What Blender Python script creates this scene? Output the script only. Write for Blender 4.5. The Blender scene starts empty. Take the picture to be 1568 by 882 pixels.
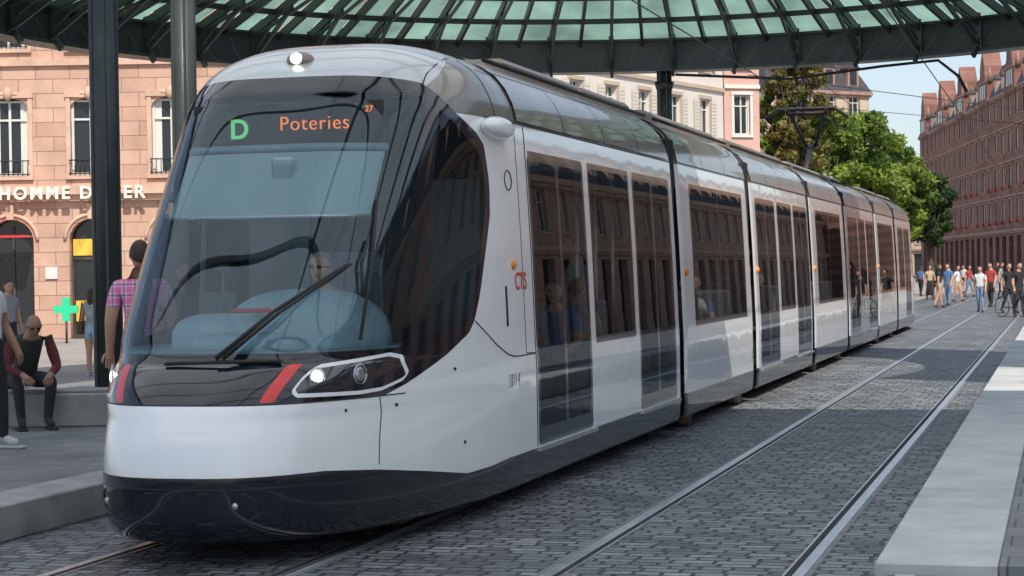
import bpy, math, random
import numpy as np
from mathutils import Vector, Matrix, Quaternion
random.seed(7); np.random.seed(7)
TH=math.radians(15.51); CT,ST=math.cos(TH),math.sin(TH)
def view_to_world(a,b): return (a*CT-b*ST, a*ST+b*CT)   # camera view frame for image-pixel positions (turned 15.5 deg from the track)
scene=bpy.context.scene; COL=scene.collection
# ------------------------------------------------------------------ materials
def newmat(name):
    m=bpy.data.materials.new(name); m.use_nodes=True
    nt=m.node_tree; nt.nodes.clear()
    out=nt.nodes.new('ShaderNodeOutputMaterial')
    return m,nt,out
def principled(nt,col=(.5,.5,.5),rough=.5,metal=0,coat=0,spec=None,emis=None,es=0):
    p=nt.nodes.new('ShaderNodeBsdfPrincipled')
    p.inputs['Base Color'].default_value=(*col,1); p.inputs['Roughness'].default_value=rough
    p.inputs['Metallic'].default_value=metal; p.inputs['Coat Weight'].default_value=coat
    p.inputs['Coat Roughness'].default_value=.03
    if spec is not None: p.inputs['Specular IOR Level'].default_value=spec
    if emis: p.inputs['Emission Color'].default_value=(*emis,1); p.inputs['Emission Strength'].default_value=es
    return p
def mat(name,col,rough=.5,metal=0,coat=0,var=.0,vscale=3,bump=0,bscale=20,emis=None,es=0):
    m,nt,out=newmat(name); p=principled(nt,col,rough,metal,coat,emis=emis,es=es)
    nt.links.new(p.outputs[0],out.inputs[0])
    tc=nt.nodes.new('ShaderNodeTexCoord')
    if var>0:
        n=nt.nodes.new('ShaderNodeTexNoise'); n.inputs['Scale'].default_value=vscale; n.inputs['Detail'].default_value=6
        nt.links.new(tc.outputs['Object'],n.inputs['Vector'])
        r=nt.nodes.new('ShaderNodeMapRange'); r.inputs['From Min'].default_value=.3; r.inputs['From Max'].default_value=.7
        r.inputs['To Min'].default_value=1-var; r.inputs['To Max'].default_value=1+var
        nt.links.new(n.outputs['Fac'],r.inputs['Value'])
        mx=nt.nodes.new('ShaderNodeVectorMath'); mx.operation='SCALE'; mx.inputs[0].default_value=col
        nt.links.new(r.outputs[0],mx.inputs['Scale']); nt.links.new(mx.outputs[0],p.inputs['Base Color'])
    if bump>0:
        n=nt.nodes.new('ShaderNodeTexNoise'); n.inputs['Scale'].default_value=bscale; n.inputs['Detail'].default_value=5
        nt.links.new(tc.outputs['Object'],n.inputs['Vector'])
        b=nt.nodes.new('ShaderNodeBump'); b.inputs['Strength'].default_value=bump; b.inputs['Distance'].default_value=.02
        nt.links.new(n.outputs['Fac'],b.inputs['Height']); nt.links.new(b.outputs[0],p.inputs['Normal'])
    return m
def stonemat(name,c1,c2,cm,bw,bh,mortar=.012,rough=.75,plane='XZ',bump=.6,warp=.0,noise=.25,off=.5,bdist=.02,nscale=1.2,rvar=0):
    m,nt,out=newmat(name); p=principled(nt,c1,rough); nt.links.new(p.outputs[0],out.inputs[0])
    L=nt.links.new
    tc=nt.nodes.new('ShaderNodeTexCoord'); sp=nt.nodes.new('ShaderNodeSeparateXYZ'); cb=nt.nodes.new('ShaderNodeCombineXYZ')
    L(tc.outputs['Object'],sp.inputs[0]); L(sp.outputs['X'],cb.inputs[0]); L(sp.outputs['Z' if plane=='XZ' else 'Y'],cb.inputs[1])
    v=cb.outputs[0]
    if warp>0:
        for sc,am in ((.7,warp*3),(3.5,warp),(9,warp*.4)):
            nz=nt.nodes.new('ShaderNodeTexNoise'); nz.inputs['Scale'].default_value=sc; nz.inputs['Detail'].default_value=2
            L(cb.outputs[0],nz.inputs['Vector'])
            s=nt.nodes.new('ShaderNodeVectorMath'); s.operation='SUBTRACT'; s.inputs[1].default_value=(.5,.5,.5); L(nz.outputs['Color'],s.inputs[0])
            s2=nt.nodes.new('ShaderNodeVectorMath'); s2.operation='SCALE'; s2.inputs['Scale'].default_value=am; L(s.outputs[0],s2.inputs[0])
            a=nt.nodes.new('ShaderNodeVectorMath'); a.operation='ADD'; L(v,a.inputs[0]); L(s2.outputs[0],a.inputs[1]); v=a.outputs[0]
    br=nt.nodes.new('ShaderNodeTexBrick'); br.inputs['Scale'].default_value=1; br.inputs['Brick Width'].default_value=bw; br.inputs['Row Height'].default_value=bh
    br.inputs['Mortar Size'].default_value=mortar; br.inputs['Mortar Smooth'].default_value=.4; br.offset=off
    if warp>0: br.squash=1.35; br.squash_frequency=3; br.offset_frequency=2
    br.inputs['Color1'].default_value=(*c1,1); br.inputs['Color2'].default_value=(*c2,1); br.inputs['Mortar'].default_value=(*cm,1)
    L(v,br.inputs['Vector'])
    n=nt.nodes.new('ShaderNodeTexNoise'); n.inputs['Scale'].default_value=nscale; n.inputs['Detail'].default_value=8; n.inputs['Roughness'].default_value=.65
    L(tc.outputs['Object'],n.inputs['Vector'])
    r=nt.nodes.new('ShaderNodeMapRange'); r.inputs['From Min'].default_value=.3; r.inputs['From Max'].default_value=.7
    r.inputs['To Min'].default_value=1-noise; r.inputs['To Max'].default_value=1+noise; L(n.outputs['Fac'],r.inputs['Value'])
    mx=nt.nodes.new('ShaderNodeVectorMath'); mx.operation='SCALE'; L(br.outputs['Color'],mx.inputs[0]); L(r.outputs[0],mx.inputs['Scale'])
    L(mx.outputs[0],p.inputs['Base Color'])
    if rvar:
        rr=nt.nodes.new('ShaderNodeMapRange'); rr.inputs['From Min'].default_value=.3; rr.inputs['From Max'].default_value=.7
        rr.inputs['To Min'].default_value=rough-rvar; rr.inputs['To Max'].default_value=rough+rvar; L(n.outputs['Fac'],rr.inputs['Value']); L(rr.outputs[0],p.inputs['Roughness'])
    n2=nt.nodes.new('ShaderNodeTexNoise'); n2.inputs['Scale'].default_value=16; n2.inputs['Detail'].default_value=4; L(tc.outputs['Object'],n2.inputs['Vector'])
    h=nt.nodes.new('ShaderNodeMath'); h.operation='MULTIPLY_ADD'; h.inputs[1].default_value=.9 if plane=='XY' and bdist>.03 else .5; L(n2.outputs['Fac'],h.inputs[0])
    inv=nt.nodes.new('ShaderNodeMath'); inv.operation='SUBTRACT'; inv.inputs[0].default_value=1; L(br.outputs['Fac'],inv.inputs[1]); L(inv.outputs[0],h.inputs[2])
    b=nt.nodes.new('ShaderNodeBump'); b.inputs['Strength'].default_value=bump; b.inputs['Distance'].default_value=bdist
    L(h.outputs[0],b.inputs['Height']); L(b.outputs[0],p.inputs['Normal'])
    return m
M={}
M['steel']=mat('painted_steel',(.045,.055,.053),.38,.2,var=.25,vscale=2,bump=.08)
M['rubber']=mat('rubber',(.018,.018,.02),.6,var=.3,vscale=8)
M['blackgloss']=mat('black_gloss',(.008,.009,.012),.12,coat=.5)
M['seam']=mat('seam',(.02,.02,.022),.6)
M['print']=mat('grey_print',(.10,.10,.11),.6)
M['white']=mat('white_paint',(.84,.86,.88),.22,coat=.6)
M['alu']=mat('aluminium',(.55,.56,.57),.35,.8,var=.1,vscale=4)
M['taupe']=mat('taupe_metal',(.27,.225,.19),.38,.3,var=.12,vscale=2)
M['fair']=mat('roof_fairing_metal',(.30,.25,.21),.22,.3,coat=.5,var=.1,vscale=1.5)
M['dirt']=mat('dusty_metal',(.16,.125,.095),.6,.2,var=.4,vscale=5,bump=.3)
M['rail']=mat('rail_steel',(.72,.72,.74),.3,.9,var=.15,vscale=6)
M['groove']=mat('rail_groove',(.012,.012,.012),.8)
M['intg']=mat('cab_plastic',(.23,.32,.36),.5,var=.08,vscale=3)
M['intd']=mat('cab_dark',(.05,.065,.07),.6,var=.2,vscale=3)
M['blind']=mat('roller_blind',(.33,.43,.44),.8,var=.04,vscale=3)
M['seatf']=mat('seat_fabric',(.12,.14,.18),.8,var=.3,vscale=30)
M['red']=mat('red_panel',(.55,.03,.03),.3,coat=.4)
M['orange']=mat('orange_lens',(.8,.25,.03),.2)
M['ledg']=mat('led_green',(.1,.6,.2),.5,emis=(.25,.85,.3),es=.45)
M['ledo']=mat('led_orange',(.8,.2,.05),.5,emis=(1,.22,.05),es=.8)
M['lamp']=mat('lit_lamp',(1,1,.9),.2,emis=(1,.97,.88),es=3)
M['lens']=mat('lamp_lens',(.35,.38,.4),.1,.6,coat=1)
M['concrete']=mat('concrete',(.31,.31,.30),.8,var=.25,vscale=3,bump=.3,bscale=40)
M['granite']=mat('light_granite',(.50,.51,.50),.55,var=.14,vscale=2.5,bump=.2,bscale=120)
M['granite2']=mat('granite_slab',(.44,.45,.445),.6,var=.18,vscale=3.5,bump=.2,bscale=120)
M['ramp']=mat('dark_concrete',(.18,.19,.20),.75,var=.2,vscale=4,bump=.2,bscale=90)
M['paver']=stonemat('platform_pavers',(.17,.17,.175),(.225,.225,.225),(.08,.08,.08),.6,.4,.008,.7,'XY',.3)
M['asphalt']=mat('plaza_paving',(.30,.275,.25),.8,var=.2,vscale=.35,bump=.3,bscale=30)
M['cobble']=stonemat('cobblestones',(.10,.108,.12),(.27,.278,.285),(.03,.032,.036),.19,.12,.015,.5,'XY',1.0,.045,.38,bdist=.055,nscale=.7,rvar=.14)
M['sand']=stonemat('pink_sandstone',(.48,.29,.215),(.57,.375,.28),(.29,.18,.14),1.0,.42,.014,.85,'XZ',.6,noise=.2,nscale=.8)
M['sandtrim']=mat('sandstone_trim',(.57,.38,.285),.85,var=.18,vscale=1.5,bump=.3)
M['brownst']=stonemat('brown_sandstone',(.19,.085,.06),(.25,.12,.09),(.13,.07,.055),1.1,.5,.012,.85,'XZ',.4,noise=.35,nscale=.2)
M['browntrim']=mat('brown_trim',(.33,.20,.165),.85,var=.25,vscale=1)
M['plaster']=mat('white_plaster',(.70,.64,.58),.85,var=.06,vscale=.7,bump=.1)
M['pinkpl']=mat('pink_plaster',(.58,.36,.31),.85,var=.08,vscale=.7,bump=.1)
M['beigepl']=mat('beige_plaster',(.5,.4,.31),.85,var=.1,vscale=.5)
M['slate']=mat('slate_roof',(.055,.05,.055),.75,var=.3,vscale=2,bump=.4,bscale=8)
M['tile']=mat('clay_tiles',(.22,.10,.07),.8,var=.3,vscale=2,bump=.4,bscale=8)
M['wglass']=mat('window_glass',(.02,.025,.03),.05)
M['frame']=mat('window_frame',(.62,.62,.58),.5)
M['shutter']=mat('shutters',(.62,.58,.50),.6)
M['iron']=mat('wrought_iron',(.02,.02,.022),.5)
M['letter']=mat('sign_letters',(.82,.78,.66),.4)
M['yellow']=mat('shop_board',(.7,.45,.06),.6,var=.3,vscale=3)
M['shopdark']=mat('shop_interior',(.05,.045,.04),.6,var=.5,vscale=2)
M['greensign']=mat('green_cross',(.02,.45,.22),.4,emis=(.02,.6,.25),es=.35)
M['bark']=mat('bark',(.09,.07,.05),.9,var=.3,vscale=4,bump=.6,bscale=15)
M['geran']=mat('geraniums',(.42,.03,.035),.8,var=.6,vscale=1.2,bump=.8,bscale=9)
def skinm(n,c): return mat(n,c,.55,var=.08,vscale=9)
SK=skinm('skin',(.50,.29,.20)); SK2=skinm('skin_tanned',(.33,.18,.12))
def cloth(n,c): return mat(n,c,.9,var=.2,vscale=7,bump=.35,bscale=14)
HB=mat('hair_brown',(.05,.028,.016),.6,var=.4,vscale=40,bump=.6,bscale=90); HG=mat('hair_grey',(.25,.24,.23),.7); HK=mat('hair_black',(.012,.01,.01),.5)
EYE=mat('eye_dark',(.02,.015,.015),.2); LIP=mat('lips',(.35,.13,.11),.5)
def plaid():
    m,nt,out=newmat('pink_plaid'); p=principled(nt,(.6,.2,.35),.9); L=nt.links.new; L(p.outputs[0],out.inputs[0])
    tc=nt.nodes.new('ShaderNodeTexCoord'); prev=None
    for ax,sc in (('X',7),('Z',7)):
        w=nt.nodes.new('ShaderNodeTexWave'); w.wave_type='BANDS'; w.bands_direction=ax; w.inputs['Scale'].default_value=sc*.5; w.inputs['Distortion'].default_value=.4
        L(tc.outputs['Object'],w.inputs['Vector']); r=nt.nodes.new('ShaderNodeValToRGB'); r.color_ramp.interpolation='CONSTANT'
        r.color_ramp.elements[0].color=(.78,.20,.42,1); r.color_ramp.elements[1].position=.55; r.color_ramp.elements[1].color=(.85,.6,.7,1)
        e=r.color_ramp.elements.new(.9); e.color=(.16,.12,.36,1)
        L(w.outputs['Fac'],r.inputs[0])
        if prev is None: prev=r
        else:
            mx=nt.nodes.new('ShaderNodeMix'); mx.data_type='RGBA'; mx.inputs[0].default_value=.5; L(prev.outputs[0],mx.inputs[6]); L(r.outputs[0],mx.inputs[7]); L(mx.outputs[2],p.inputs['Base Color'])
    return m
# ------------------------------------------------------------------ builder
class MB:
    def __init__(s): s.v=[]; s.f=[]; s.m=[]; s.mats=[]; s.sm=[]
    def mi(s,m):
        if m not in s.mats: s.mats.append(m)
        return s.mats.index(m)
    def add(s,vs,fs,m,smooth=False):
        o=len(s.v); s.v+= [tuple(v) for v in vs]; k=s.mi(m)
        for f in fs: s.f.append(tuple(i+o for i in f)); s.m.append(k); s.sm.append(smooth)
    def box(s,a,b,m,bev=0):
        x0,y0,z0=a; x1,y1,z1=b
        if x0>x1:x0,x1=x1,x0
        if y0>y1:y0,y1=y1,y0
        if z0>z1:z0,z1=z1,z0
        if bev<=0:
            vs=[(x0,y0,z0),(x1,y0,z0),(x1,y1,z0),(x0,y1,z0),(x0,y0,z1),(x1,y0,z1),(x1,y1,z1),(x0,y1,z1)]
            s.add(vs,[(0,3,2,1),(4,5,6,7),(0,1,5,4),(1,2,6,5),(2,3,7,6),(3,0,4,7)],m); return
        c=bev; vs=[];
        def ring(z,i): return [(x0+i,y0+c,z),(x0+c,y0+i,z),(x1-c,y0+i,z),(x1-i,y0+c,z),(x1-i,y1-c,z),(x1-c,y1-i,z),(x0+c,y1-i,z),(x0+i,y1-c,z)]
        R=[ring(z0+c,0),ring(z1-c,0)]
        def rin(z): return [(x0+c,y0+c*1.4,z),(x0+c*1.4,y0+c,z),(x1-c*1.4,y0+c,z),(x1-c,y0+c*1.4,z),(x1-c,y1-c*1.4,z),(x1-c*1.4,y1-c,z),(x0+c*1.4,y1-c,z),(x0+c,y1-c*1.4,z)]
        R=[rin(z0)]+R+[rin(z1)]
        for r in R: vs+=r
        fs=[tuple(range(7,-1,-1)),tuple(range(24,32))]
        for k in range(3):
            for i in range(8):
                j=(i+1)%8; fs.append((k*8+i,k*8+j,k*8+8+j,k*8+8+i))
        s.add(vs,fs,m)
    def quad(s,a,b,c,d,m): s.add([a,b,c,d],[(0,1,2,3)],m)
    def tube(s,pts,r,m,n=8,closed=False):
        pts=[Vector(p) for p in pts]; rs=r if isinstance(r,(list,tuple)) else [r]*len(pts)
        vs=[];N=len(pts); up=None
        for i,p in enumerate(pts):
            if closed: t=pts[(i+1)%N]-pts[i-1]
            else: t=(pts[min(i+1,N-1)]-pts[max(i-1,0)])
            if t.length<1e-9: t=Vector((0,0,1))
            t.normalize()
            if up is None:
                up=Vector((0,0,1)) if abs(t.z)<.9 else Vector((1,0,0))
            a=t.cross(up)
            if a.length<1e-4: a=t.cross(Vector((.3,1,.2)))
            a.normalize(); b=a.cross(t).normalized(); up=b
            for k in range(n):
                an=2*math.pi*k/n; vs.append(p+a*math.cos(an)*rs[i]+b*math.sin(an)*rs[i])
        fs=[]
        for i in range(N if closed else N-1):
            for k in range(n):
                i2=(i+1)%N; fs.append((i*n+k,i*n+(k+1)%n,i2*n+(k+1)%n,i2*n+k))
        if not closed: fs.append(tuple(range(n-1,-1,-1))); fs.append(tuple((N-1)*n+k for k in range(n)))
        s.add(vs,fs,m,True)
    def bar(s,p,q,w,h,m):
        p=Vector(p);q=Vector(q);t=(q-p).normalized(); up=Vector((0,0,1))
        a=t.cross(up); 
        if a.length<1e-3: a=Vector((1,0,0))
        a.normalize(); b=a.cross(t).normalized()
        vs=[]
        for c in (p,q):
            for (i,j) in ((-1,-1),(1,-1),(1,1),(-1,1)): vs.append(c+a*i*w/2+b*j*h/2)
        s.add(vs,[(3,2,1,0),(4,5,6,7),(0,1,5,4),(1,2,6,5),(2,3,7,6),(3,0,4,7)],m)
    def ell(s,c,r,m,nu=20,nv=12,rot=None,pw=1):
        vs=[];fs=[]
        for j in range(nv+1):
            th=math.pi*j/nv
            for i in range(nu):
                ph=2*math.pi*i/nu
                d=[math.sin(th)*math.cos(ph),math.sin(th)*math.sin(ph),math.cos(th)]
                d=[math.copysign(abs(k)**pw,k) for k in d]
                p=Vector((d[0]*r[0],d[1]*r[1],d[2]*r[2]))
                if rot: p=rot@p
                vs.append(p+Vector(c))
        for j in range(nv):
            for i in range(nu):
                k=(i+1)%nu; fs.append((j*nu+i,(j+1)*nu+i,(j+1)*nu+k,j*nu+k))
        s.add(vs,fs,m,True)
    def prism(s,poly,z0,z1,m):
        n=len(poly); vs=[(x,y,z0) for x,y in poly]+[(x,y,z1) for x,y in poly]
        fs=[tuple(range(n-1,-1,-1)),tuple(range(n,2*n))]+[(i,(i+1)%n,n+(i+1)%n,n+i) for i in range(n)]
        s.add(vs,fs,m)
    def obj(s,name,parent=None):
        me=bpy.data.meshes.new(name); me.from_pydata(s.v,[],s.f)
        for m in s.mats: me.materials.append(m)
        me.polygons.foreach_set('material_index',s.m); me.polygons.foreach_set('use_smooth',s.sm); me.update()
        o=bpy.data.objects.new(name,me); COL.objects.link(o)
        if parent: o.parent=parent
        return o
def empty(name,loc=(0,0,0),rz=0):
    e=bpy.data.objects.new(name,None); e.location=loc; e.rotation_euler=(0,0,rz); COL.objects.link(e); return e
def text(name,s,size,loc,rot,m,parent,ext=.004,align='LEFT',bold=0,sp=1):
    c=bpy.data.curves.new(name,'FONT'); c.body=s; c.size=size; c.extrude=ext; c.align_x=align; c.offset=bold; c.space_character=sp
    c.materials.append(m); o=bpy.data.objects.new(name,c); COL.objects.link(o); o.location=loc; o.rotation_euler=rot; o.parent=parent; return o
# ------------------------------------------------------------------ humans
SEG=[('pelvis','spine'),('spine','chest'),('chest','neck'),('neck','ntop')]
for sd in 'LR':
    SEG+=[('chest','sh'+sd),('sh'+sd,'el'+sd),('el'+sd,'wr'+sd),('wr'+sd,'ha'+sd),('pelvis','hi'+sd),('hi'+sd,'kn'+sd),('kn'+sd,'an'+sd),('an'+sd,'to'+sd)]
RAD=dict(pelvis=.135,spine=.118,chest=.15,neck=.075,ntop=.056,sh=.068,el=.047,wr=.031,ha=.033,hi=.105,kn=.062,an=.042,to=.04)
def stand(stride=0,arm=.0,lean=0):
    J=dict(pelvis=(0,0,.95),spine=(0,-.01-lean*.3,1.12),chest=(0,-.01-lean*.7,1.33),neck=(0,.0-lean,1.47),ntop=(0,-.015-lean*1.15,1.56),
      hc=(0,-.035-lean*1.3,1.64))
    for s,k in (('L',1),('R',-1)):
        J['sh'+s]=(k*.18,.0-lean*.9,1.42); J['el'+s]=(k*.235,-arm*k*.5+.03-lean*.8,1.14); J['wr'+s]=(k*.245,-arm*k-.06-lean*.8,.90); J['ha'+s]=(k*.245,-arm*k-.09-lean*.8,.82)
        J['hi'+s]=(k*.09,0,.90); J['kn'+s]=(k*.10,-stride*k*.5-.02,.50); 
        J['an'+s]=(k*.10,-stride*k+.02 if k>0 else stride+.04,.09+(0 if k>0 else stride*.12)); a=J['an'+s]; J['to'+s]=(k*.12,a[1]-.15,.045)
    return J
def sit(lean=0.1):
    J=dict(pelvis=(0,0,.56),spine=(0,-lean*.3,.74),chest=(0,-lean,.94),neck=(0,-lean*1.3,1.08),ntop=(0,-lean*1.4-.02,1.16),hc=(0,-lean*1.5-.04,1.25))
    for s,k in (('L',1),('R',-1)):
        J['sh'+s]=(k*.18,-lean*1.1,1.03); J['el'+s]=(k*.23,-lean-.1,.76); J['wr'+s]=(k*.16,-lean-.3,.68); J['ha'+s]=(k*.12,-lean-.38,.66)
        J['hi'+s]=(k*.1,-.02,.55); J['kn'+s]=(k*.13,-.44,.53); J['an'+s]=(k*.13,-.42,.09); J['to'+s]=(k*.14,-.57,.045)
    return J
def hand(mb,w,h,m,k,side,curl=.5):
    w=Vector(w);h=Vector(h); d=(h-w).normalized(); up=Vector((0,-1,0)); 
    a=d.cross(up); 
    if a.length<.1: a=d.cross(Vector((1,0,0)))
    a.normalize(); n=a.cross(d).normalized()
    kn=w+d*.085*k
    for i,(off,ln) in enumerate(((-.03,.062),(-.01,.074),(.011,.07),(.03,.054))):
        p0=w+d*.045*k+a*off*k*.8; p1=kn+a*off*k; p2=p1+(d*.9-n*curl*.5).normalized()*ln*.5*k; p3=p2+(d*.5-n*curl*1.2).normalized()*ln*.3*k; p4=p3+(d*.2-n*curl*1.4).normalized()*ln*.25*k
        mb.tube([p0,p1,p2,p3,p4],[.011*k,.0105*k,.009*k,.008*k,.005*k],m,6)
    p0=w+d*.02*k-a*.015*k*side; p1=w+d*.045*k-a*.042*k*side; p2=p1+(d*.8-a*.4*side-n*.3).normalized()*.035*k; p3=p2+(d-n*.5).normalized()*.028*k
    mb.tube([p0,p1,p2,p3],[.015*k,.0125*k,.0105*k,.007*k],m,6)
def human(name,loc,yaw,H=1.72,J=None,top=None,bottom=None,skin=SK,hair=HB,shoe=None,sleeve='short',legs='long',hairs='short',glasses=False,headyaw=0,headpitch=0,parent=None,vest=None,bag=None):
    J=J or stand(); k=H/1.75
    names=list(J.keys()); names=[n for n in names if n!='hc']
    idx={n:i for i,n in enumerate(names)}
    vs=[tuple(c*k for c in J[n]) for n in names]
    me=bpy.data.meshes.new('t'); me.from_pydata(vs,[(idx[a],idx[b]) for a,b in SEG],[]); o=bpy.data.objects.new('t',me); COL.objects.link(o)
    md=o.modifiers.new('s','SKIN'); md.use_smooth_shade=True; md.branch_smoothing=.6
    sv=me.skin_vertices[0].data
    for n in names:
        r=RAD.get(n) or RAD[n[:-1]]
        sv[idx[n]].radius=(r*k*1.08,r*k*1.08); sv[idx[n]].use_root=(n=='pelvis')
    ss=o.modifiers.new('u','SUBSURF'); ss.levels=2; ss.render_levels=2
    bpy.context.view_layer.update(); dg=bpy.context.evaluated_depsgraph_get()
    ev=o.evaluated_get(dg); m2=ev.to_mesh()
    V=np.array([v.co[:] for v in m2.vertices]); F=[tuple(p.vertices) for p in m2.polygons]; ev.to_mesh_clear()
    bpy.data.objects.remove(o); bpy.data.meshes.remove(me)
    cen=np.array([V[list(f)].mean(0) for f in F])
    best=np.full(len(F),1e9); bs=np.zeros(len(F),int); bt=np.zeros(len(F))
    for si,(a,b) in enumerate(SEG):
        A=np.array(J[a])*k;B=np.array(J[b])*k;d=B-A; t=np.clip(((cen-A)@d)/(d@d),0,1)
        ra=RAD.get(a) or RAD[a[:-1]]; rb=RAD.get(b) or RAD[b[:-1]]
        D=np.linalg.norm(cen-(A+t[:,None]*d),axis=1)/(ra+(rb-ra)*t)
        w=D<best; best[w]=D[w]; bs[w]=si; bt[w]=t[w]
    mb=MB(); mats=[]
    for i in range(len(F)):
        a,b=SEG[bs[i]]; t=bt[i]; bb=b[:-1]
        if (a,b)==('pelvis','spine'): m=bottom if t<.35 else top
        elif b in('spine','chest'): m=top
        elif b=='neck': m=top if t<.9 else skin
        elif b=='ntop': m=skin if t>.12 else top
        elif bb=='sh': m=top
        elif bb=='el': m=top if (sleeve=='long' or (sleeve=='short' and t<.6)) else skin
        elif bb=='wr': m=top if sleeve=='long' and t<.95 else skin
        elif bb=='ha': m=skin
        elif bb=='hi': m=bottom
        elif bb=='kn': m=bottom if (legs!='shorts' or t<.38) else skin
        elif bb=='an': m=bottom if legs=='long' and t<.96 else (skin if t<.97 else shoe)
        else: m=shoe
        if vest and m is top and bb not in('el','wr'): m=vest
        mats.append(mb.mi(m))
    mb.v=[tuple(v) for v in V]; mb.f=F; mb.m=mats; mb.sm=[True]*len(F)
    for s,sg in (('L',1),('R',-1)):
        hand(mb,[c*k for c in J['wr'+s]],[c*k for c in J['ha'+s]],skin,k,sg)
        t=Vector(J['to'+s])*k; an=Vector(J['an'+s])*k
        mb.box((t.x-.045*k,t.y-.055*k,0.002 if t.z<.2 else t.z-.04),(t.x+.045*k,an.y+.06*k,.03*k),shoe,.01) if an.z<.15*k else None
    # head
    hc=Vector(J['hc'])*k; R=Matrix.Rotation(headyaw,3,'Z')@Matrix.Rotation(headpitch,3,'X')
    nu,nv=32,24
    def g(d,c,w): return math.exp(-((d[0]-c[0])**2+(d[1]-c[1])**2+(d[2]-c[2])**2)/(w*w))
    hv=[];dirs=[]
    for j in range(nv+1):
        th=math.pi*j/nv
        for i in range(nu):
            ph=2*math.pi*i/nu; d=(math.sin(th)*math.cos(ph),math.sin(th)*math.sin(ph),math.cos(th)); dirs.append(d)
            rx,ry,rz=.074,.093,.115
            x=d[0]*rx*(1+.22*min(0,d[2])); y=d[1]*ry; z=d[2]*rz
            if d[1]>0 and d[2]<0: y*=(1+.35*d[2])
            e=.026*g(d,(0,-.99,-.12),.13)+.010*g(d,(0,-.95,.03),.12)-.009*(g(d,(.34,-.9,.1),.17)+g(d,(-.34,-.9,.1),.17))+.007*g(d,(0,-.9,-.42),.14)+.012*g(d,(0,-.75,-.72),.25)
            e+=.018*(g(d,(.98,.05,-.05),.14)+g(d,(-.98,.05,-.05),.14))
            ishair=(hairs!='bald') and (d[2]*.95+d[1]*.7>.22) and not(abs(d[0])>.9 and d[2]<.1 and d[1]<.1)
            if ishair: e+=.012
            p=Vector((x+d[0]*e,y+d[1]*e,z+d[2]*e))*k
            hv.append(hc+R@p)
    o0=len(mb.v); mb.v+=[tuple(v) for v in hv]
    for j in range(nv):
        for i in range(nu):
            kk=(i+1)%nu; f=(j*nu+i,(j+1)*nu+i,(j+1)*nu+kk,j*nu+kk)
            d=np.mean([dirs[q] for q in f],axis=0)
            h=(hairs!='bald') and (d[2]*.95+d[1]*.7>.2) and not(abs(d[0])>.9 and d[2]<.1 and d[1]<.1)
            m=hair if h else (LIP if (d[1]<-.8 and abs(d[0])<.2 and -.52<d[2]<-.40) else skin)
            mb.f.append(tuple(q+o0 for q in f)); mb.m.append(mb.mi(m)); mb.sm.append(True)
    for s in(-1,1):
        mb.ell(hc+R@(Vector((s*.029,-.082,.012))*k),(.011*k,.008*k,.007*k),EYE,8,6)
        if glasses: mb.ell(hc+R@(Vector((s*.03,-.09,.014))*k),(.022*k,.007*k,.014*k),EYE,12,8,rot=R)
    if glasses:
        for s in(-1,1): mb.tube([hc+R@(Vector((s*.052,-.085,.015))*k),hc+R@(Vector((s*.08,0,.01))*k)],.003*k,EYE,5)
    if hairs=='long':
        pts=[hc+R@(Vector((0,.05,.04))*k),hc+R@(Vector((0,.085,-.05))*k),hc+R@(Vector((0,.09,-.15))*k),hc+R@(Vector((0,.085,-.25))*k)]
        mb.tube(pts,[.075*k,.075*k,.065*k,.03*k],hair,12)
    if bag:
        c=Vector(J['pelvis'])*k; mb.box((c.x+.17*k,c.y-.13*k,c.z-.12*k),(c.x+.29*k,c.y+.15*k,c.z+.14*k),bag,.03)
        s=Vector(J['shL'])*k; mb.tube([(c.x+.23*k,c.y-.08*k,c.z+.12*k),(s.x,s.y-.05,s.z+.06),(s.x,s.y+.07,s.z+.05),(c.x+.23*k,c.y+.1*k,c.z+.12*k)],.01,bag,6)
    ob=mb.obj(name,parent); ob.location=loc; ob.rotation_euler=(0,0,yaw); return ob
def P(a,b,z=0): x,y=view_to_world(a,b); return (x,y,z)
C=dict(white=cloth('white_cotton',(.65,.65,.66)),grey=cloth('grey_cotton',(.3,.31,.34)),denim=cloth('denim',(.16,.24,.36)),ldenim=cloth('light_denim',(.34,.46,.60)),black=cloth('black_cloth',(.02,.02,.024)),
  maroon=cloth('maroon_sleeves',(.11,.02,.025)),dark=cloth('dark_trousers',(.03,.031,.036)),blue=cloth('blue_shirt',(.08,.18,.4)),beige=cloth('beige_cloth',(.45,.36,.25)),red=cloth('red_cloth',(.4,.05,.05)),shoe=cloth('shoes',(.04,.035,.03)),wshoe=cloth('white_shoes',(.5,.5,.5)),sky=cloth('driver_shirt',(.30,.44,.52)),sage=cloth('sage_vest',(.045,.05,.042)),leather=cloth('leather',(.12,.06,.03)))
PL=plaid()
# ------------------------------------------------------------------ world, sun, camera
w=bpy.data.worlds.new('World'); scene.world=w; w.use_nodes=True; nt=w.node_tree; bg=nt.nodes['Background']; L=nt.links.new
sky=nt.nodes.new('ShaderNodeTexSky'); sky.sky_type='NISHITA'; sky.sun_disc=False
EL=math.radians(49); AZ=math.atan2(.52,-.854)
sky.sun_elevation=EL; sky.sun_rotation=AZ; sky.air_density=1.0; sky.dust_density=1.0; sky.ozone_density=1.2
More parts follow.
